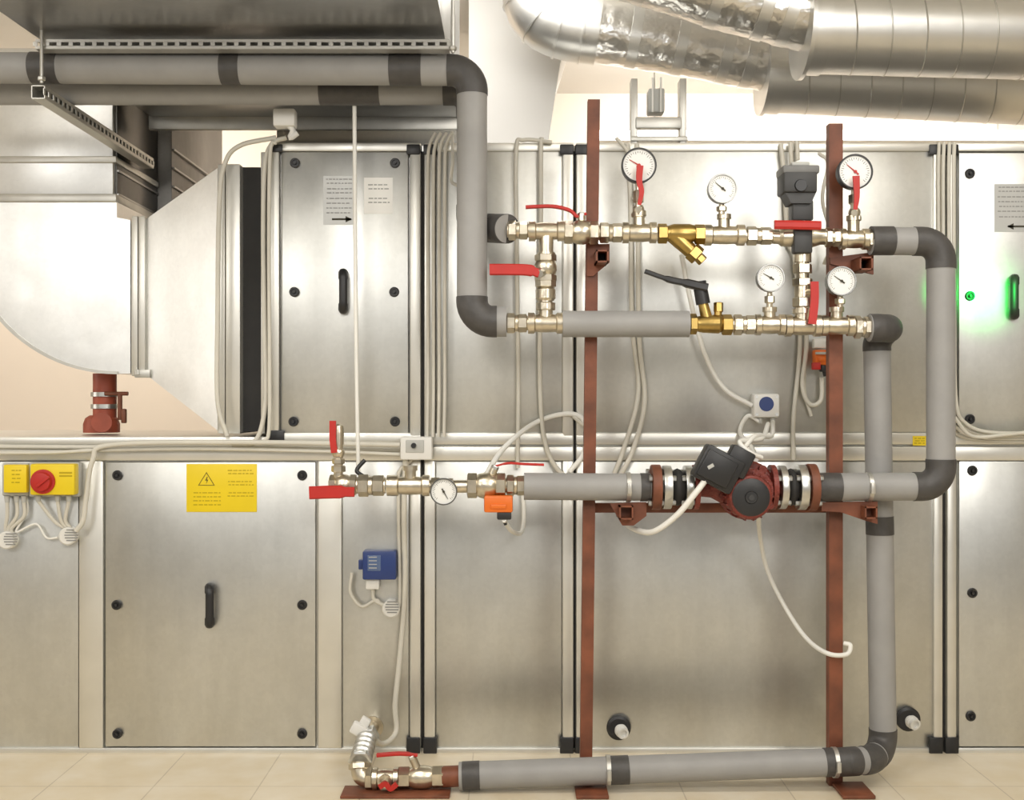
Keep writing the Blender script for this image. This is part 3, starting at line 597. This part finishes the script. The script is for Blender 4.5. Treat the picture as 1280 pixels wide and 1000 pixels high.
g=G(); g.box(P(449,912,-.2),(.05,.03,.035),.006,Matrix.Rotation(.5,3,'Y')); g.box(P(456,903,-.19),(.03,.025,.03),.005,Matrix.Rotation(.5,3,'Y')); g.done('sensor_head',WHT,None,'white plastic sensor head clipped on the pipe connector','sensor')
a=P(428,992,-.38); b=P(563,992,-.38)
G().box(((a.x+b.x)/2,-.38,.004),(b.x-a.x,.09,.008),.002).done('floor_support',RUST,None,'red oxide painted steel bar on the floor tiles','support')
for x,y in ((773,909),(1134,898)):
    e=thing('drain_outlet',P(x,y+14,-.01),'black rubber ringed drain stub on the lower panel','drain',group='drain outlets')
    G().lathe(P(x,y,-.002),(0,-1,0),[(0,15*S),(.012,15*S),(.016,12*S),(.016,7*S)],28).done('collar',BLK,e)
    g=G(); d=Vector((.28,-1,-.20)).normalized(); p=P(x,y,-.0)
    prof=[(0,7*S)]
    for i in range(2): prof+=[(.018+.009*i,7*S),(.020+.009*i,8*S),(.022+.009*i,8*S),(.024+.009*i,7*S)]
    g.lathe(p,d,prof+[(.045,7*S),(.045,4.6*S),(.038,4.6*S),(.038,.0001)],24); g.done('stub',WHT,e)
# ---------------------------------------------------------------- boxes
def cyl_gland(g,x,y,yy): g.cyl(P(x,y,yy),P(x,y+8,yy),.009,.007,12)
def glands(pts,yy,e):
    for x,y in pts: g=G(); cyl_gland(g,x,y,yy); g.done('cable_gland',GREYP,e)
e=thing('junction_box',P(19,620,-.03),'small grey-based control box with yellow cover','switch box')
G().pbox(2,579,35,620,-.04,-.0125,.005).done('housing',GREYP,e); G().pbox(4,581,33,616,-.062,-.035,.004).done('cover',YEL,e); printlines(13,27,[588,593,598,603],e,INKY,-.0626)
glands([(9,620),(21,620),(30,620)],-.035,e)
e=thing('emergency_switch',P(64,620,-.03),'yellow isolator switch with round red knob','switch')
G().pbox(36,578,99,621,-.04,-.0125,.004).done('base',GREYP,e); G().pbox(37,580,93,619,-.075,-.035,.006).done('housing',YEL,e)
G().lathe(P(54,602,-.075),(0,-1,0),[(0,15*S),(.006,15*S),(.007,12*S),(.02,11*S),(.022,9*S),(.022,.0001)],28).done('knob',RED,e)
G().box(P(54,602,-.10),(.008,.008,.05),.002,Matrix.Rotation(.9,3,'Y')).done('knob_grip',RED,e)
g=G(); g.pbox(74,590,90,592,-.0757,-.075);g.pbox(74,594,90,596,-.0757,-.075);g.done('printed_text',INKY,e)
glands([(48,619),(72,619),(86,619)],-.045,e)
def cap(x,y,r=10,yy=-.012):
    e=thing('cable_entry_cap',P(x,y+r,yy),'round ribbed white cable entry cap on the panel','cable entry',group='cable entry caps')
    G().lathe(P(x,y,-.003),(0,-1,0),[(0,r*S),(.03,r*S),(.034,r*.85*S),(.034,.0001)],28).done('disc',WHT,e)
    g=G()
    for i in range(-2,3): 
        hw=math.sqrt(max(.1,.75-(i*.3)**2))*r*.9
        g.pbox(x-hw,y+i*r*.3-.7,x+hw,y+i*r*.3+.7,-.0385,-.0365)
    g.done('rib_set',INKG,e)
cap(13,674,11);cap(89,669,11);cap(490,759,11)
e=thing('pressure_switch',P(473,726,-.02),'dark blue differential pressure switch box','switch'); G().pbox(453,689,495,725,-.055,-.003,.005).done('housing',BLUE,e); G().pbox(459,694,476,714,-.057,-.05,.003).done('window',CLR,e)
g=G(); 
for i in range(4): g.pbox(461,696+i*4.5,471,697+i*4.5,-.0576,-.0568)
g.done('scale_marks',GREYP,e)
G().pbox(457,724,474,737,-.04,-.003,.004).done('cable_gland',WHT,e); 
G().pbox(448,700,454,712,-.03,-.003,.002).done('port',BLUE,e)
e=thing('thermostat',P(520,575,-.03),'white capillary thermostat box with small knob','thermostat'); G().pbox(500,546,540,575,-.06,-.0125,.006).done('housing',WHT,e); G().pbox(507,550,530,566,-.063,-.058,.003).done('window',GREYP,e); G().lathe(P(517,557,-.063),(0,-1,0),[(0,3.5*S),(.008,3*S),(.008,.0001)],16).done('knob',BLK,e)
e=thing('temperature_sensor',P(958,522,-.03),'white sensor box with blue printed dial','sensor'); G().pbox(942,492,975,522,-.055,-.003,.008).done('housing',WHT,e); G().lathe(P(958,505,-.055),(0,-1,0),[(0,9*S),(.002,9*S),(.002,.0001)],24).done('dial',BLUE,e)
for x in (946,971):
    for y in (496,518): G().lathe(P(x,y,-.055),(0,-1,0),[(0,2*S),(.002,2*S)],10).done('screw',STEEL,e)
glands([(950,521),(966,521)],-.03,e)
e=thing('ceiling_sensor',P(354,172,-.1),'small white plastic sensor with bent arm below the duct','sensor'); G().pbox(341,135,368,157,-.12,-.07,.005).done('housing',WHT,e)
G().tube(catmull([P(360,155,-.1),P(366,163,-.1),P(363,172,-.1),P(372,166,-.1)],5),.009,10).done('arm',WHT,e,smooth=60)
# ---------------------------------------------------------------- cables & conduits
def cable(pts,r=3,label='cream electrical cable running over the unit',m=CAB,y=-.022,name='cable',grp='cables'):
    q=[P(p[0],p[1],p[2] if len(p)>2 else y) for p in pts]
    G().tube(catmull(q,8),r*S,8).done(name,m,None,label,'cable',group=grp,smooth=60)
for i,x in enumerate([535,542,549,556]):
    cable([(x+9,166,-.02-.004*i),(x+2,182),(x,215),(x,370),(x,480),(x-1,546)],2.1,'cream conduit fixed down the frame joint',y=-.022-.003*i)
cable([(677,172),(676,190),(676,300),(675,480),(682,555),(700,590),(718,598)],2.8)
cable([(690,178),(655,175),(645,190),(646,320),(648,470),(647,585)],2.6)
cable([(345,172),(300,182),(281,205),(274,260),(272,400),(272,500),(284,545)],3,'cream conduit arching past the duct flange',y=-.03)
cable([(358,172),(340,180),(331,210),(329,300),(331,420),(332,500),(320,550),(290,556)],3,'cream conduit beside the upper access door',y=-.03)
cable([(345,178),(338,190),(336,300),(337,520),(330,553)],2.4,'thin cream conduit beside the upper access door',y=-.048)
cable([(-40,558),(150,559),(330,557),(420,560),(500,562)],2.8,'cream conduit along the frame rail',y=-.02)
cable([(-40,566),(60,566),(120,563),(250,561),(400,564),(500,568)],2.4,'cream conduit along the frame rail',y=-.036)
cable([(500,556),(300,553),(140,556),(116,575),(108,620),(104,650),(95,664)],3.2,'cream conduit bending down to an entry cap',y=-.052)
for dx,x0 in ((-4,48),(0,72),(4,86)):
    cable([(x0,626,-.045),(x0+(79-x0)*.6,650,-.03),(84+dx,660,-.02),(88+dx,666,-.012)],2.4,'short cream cable from the yellow switch',y=-.03)
for dx,x0 in ((-4,9),(0,21),(4,30)):
    cable([(x0,626,-.035),(x0,645,-.03),(11+dx,660,-.02),(13+dx,670,-.012)],2.4,'short cream cable from the grey box',y=-.03)
cable([(33,620),(34,640),(20,665),(45,655),(58,672),(72,672)],1.4,'thin loose white wire under the switches',CABW)
cable([(443,122,-.2),(444,300,-.2),(446,480,-.2),(448,590,-.2)],2.4,'thin white cord hanging straight down',CABW)
cable([(507,572),(505,640),(506,740),(500,820),(494,880),(495,915),(478,930,-.1),(462,918,-.2)],3.4,'cream conduit dropping to the floor connector',y=-.03)
cable([(514,575),(500,588),(498,605),(499,680),(500,750),(496,760)],2.4,'thin cream cable below the thermostat')
cable([(440,716),(438,740),(452,758),(470,750),(478,757),(489,758)],2.0,'thin cream cable looping under the blue switch')
cable([(466,735),(468,750),(482,757)],2.4,'short cable from blue switch')
cable([(606,596,-.3),(630,560,-.15),(670,528),(712,517),(732,530),(730,565),(712,590)],3.2,'cream cable arching behind the pipes',CABW)
cable([(716,520),(735,535),(745,534)],2.4,'short cream cable end near the post')
cable([(784,180),(788,250),(790,400),(798,490),(780,560),(768,592)],3,'cream conduit sweeping down the panel')
cable([(796,180),(797,250),(799,420),(806,500),(792,560),(775,595)],3,'cream conduit sweeping down the panel',y=-.03)
cable([(770,172),(785,190),(800,220),(792,250)],2.4,'cream cable arching at the unit top',y=-.045)
cable([(976,180),(980,220),(985,300),(996,330),(1000,430),(992,520),(992,575)],2.8,'cream conduit behind the mixing valve')
cable([(988,178),(990,220),(994,330),(1008,420),(1003,480),(1012,505),(1026,500),(1027,472)],2.8,'cream conduit looping into the orange actuator',y=-.03)
cable([(996,176),(997,200)],2.8,'short conduit at unit top')
cable([(1014,520,-.02),(1006,490),(1006,450)],2.2,'thin cable loop beside the actuator')
cable([(852,318,-.1),(862,370,-.08),(880,440,-.05),(905,485,-.04),(940,507,-.04)],2.9,'white cable curving to the sensor box',CABW)
cable([(950,527,-.03),(935,520),(925,540),(940,560,-.15),(945,575,-.3)],2.8,'white cable between sensor box and pump',CABW)
cable([(966,527,-.03),(964,545,-.2),(945,545,-.33),(930,560,-.40)],2.8,'white cable between sensor box and pump',CABW)
cable([(960,530,-.10),(952,548,-.3),(925,552,-.40),(938,566,-.42),(952,572,-.40)],2.8,'white cable coil above the pump',CABW)
cable([(882,600,-.46),(868,618,-.46),(845,645,-.44),(815,665,-.40),(790,660,-.30),(780,650,-.2)],3.4,'cream cable sagging from the pump terminal box',CABW)
cable([(948,645,-.38),(950,670,-.2),(960,715,-.12),(985,765,-.15),(1010,800,-.24),(1035,817,-.335),(1058,818,-.335),(1063,807,-.33),(1055,804,-.32)],2.7,'long white cable trailing from the pump around the post',CABW)
cable([(630,650,-.40),(640,664,-.3),(652,665,-.1),(655,640,-.03),(652,600)],2.6,'white cable from the orange actuator',CABW)
cable([(456,575,-.33),(446,588,-.34),(455,596,-.35)],2.4,'thin dark cable loop on valve',BLK)
for i,(x,dx) in enumerate([(1174,0),(1180,4),(1187,8),(1193,12)]):
    cable([(x,178),(x-1,230),(x,400),(x+2,500),(x+14,535-i*2),(x+50,550-i*3),(1330,552-i*4)],2.4,'cream conduit curving along the frame joint',y=-.02-.012*i)
cable([(1192,520),(1215,545),(1260,543),(1300,538)],2.4,'cream conduit joining the rail bundle',y=-.07)
cable([(1024,192,-.05),(1035,205,-.1),(1028,250,-.1),(1040,300,-.1),(1030,330,-.05)],2.2,'thin cable by the mixing valve actuator')
cable([(565,165,-.02),(566,200,-.1),(564,225,-.1),(572,232,-.2)],2,'thin cream cable end behind the tall pipe')
# ---------------------------------------------------------------- lights
def area(loc,tgt,sx,sy,pw,col=(1,.97,.925)):
    l=bpy.data.lights.new('ceiling_or_fill_light','AREA'); l.shape='RECTANGLE'; l.size=sx; l.size_y=sy; l.energy=pw; l.color=col
    o=bpy.data.objects.new('ceiling_or_fill_light',l); o.location=loc; o.rotation_euler=(Vector(tgt)-Vector(loc)).to_track_quat('-Z','Y').to_euler(); scn.collection.objects.link(o)
area((-1.0,-1.9,2.72),(-1.0,-1.6,0),1.6,.4,22); area((1.5,-1.9,2.72),(1.5,-1.6,0),1.6,.4,22)
area((-2.6,-3.3,2.15),(-.8,0,1.4),.9,.7,15); area((-.75,-3.5,2.35),(-.5,0,1.3),.7,.8,20); area((1.35,-3.4,2.1),(.8,0,1.4),.9,.8,26)  # unseen soft boxes added behind the camera for panel hot spots
area((-3.4,-.35,1.55),(-1.1,.1,1.4),1.0,1.0,9)  # unseen side light added to brighten the tapered duct transition
area((1.5,1.75,2.7),(1.5,2.3,1.9),2.2,.2,38,(1,.975,.94)); area((-2.0,1.7,2.6),(-2.0,2.4,1.0),1.6,.5,24,(1,.94,.86)); area((.03,.55,2.70),(.0,1.12,2.15),.5,.3,11,(1,.97,.92))  # fill lights added to brighten the back wall and the column front
l=bpy.data.lights.new('green_glow_spot','SPOT'); l.energy=6.; l.color=(.0,1,.10); l.shadow_soft_size=.035; l.spot_size=math.radians(85); l.spot_blend=.7  # unseen green spot added to throw the glow on the door
o=bpy.data.objects.new('green_glow_spot',l); o.location=(1.475,-.20,1.452); o.rotation_euler=(math.pi/2,0,0); scn.collection.objects.link(o)
w=bpy.data.worlds.new('World'); scn.world=w; w.use_nodes=True; w.node_tree.nodes['Background'].inputs[0].default_value=(1,.967,.91,1); w.node_tree.nodes['Background'].inputs[1].default_value=.46
cam=bpy.data.cameras.new('Camera'); cam.lens=40.5; cam.sensor_width=36; co=bpy.data.objects.new('Camera',cam); co.location=(0,-D,ZC); co.rotation_euler=(math.pi/2,0,0); scn.collection.objects.link(co); scn.camera=co
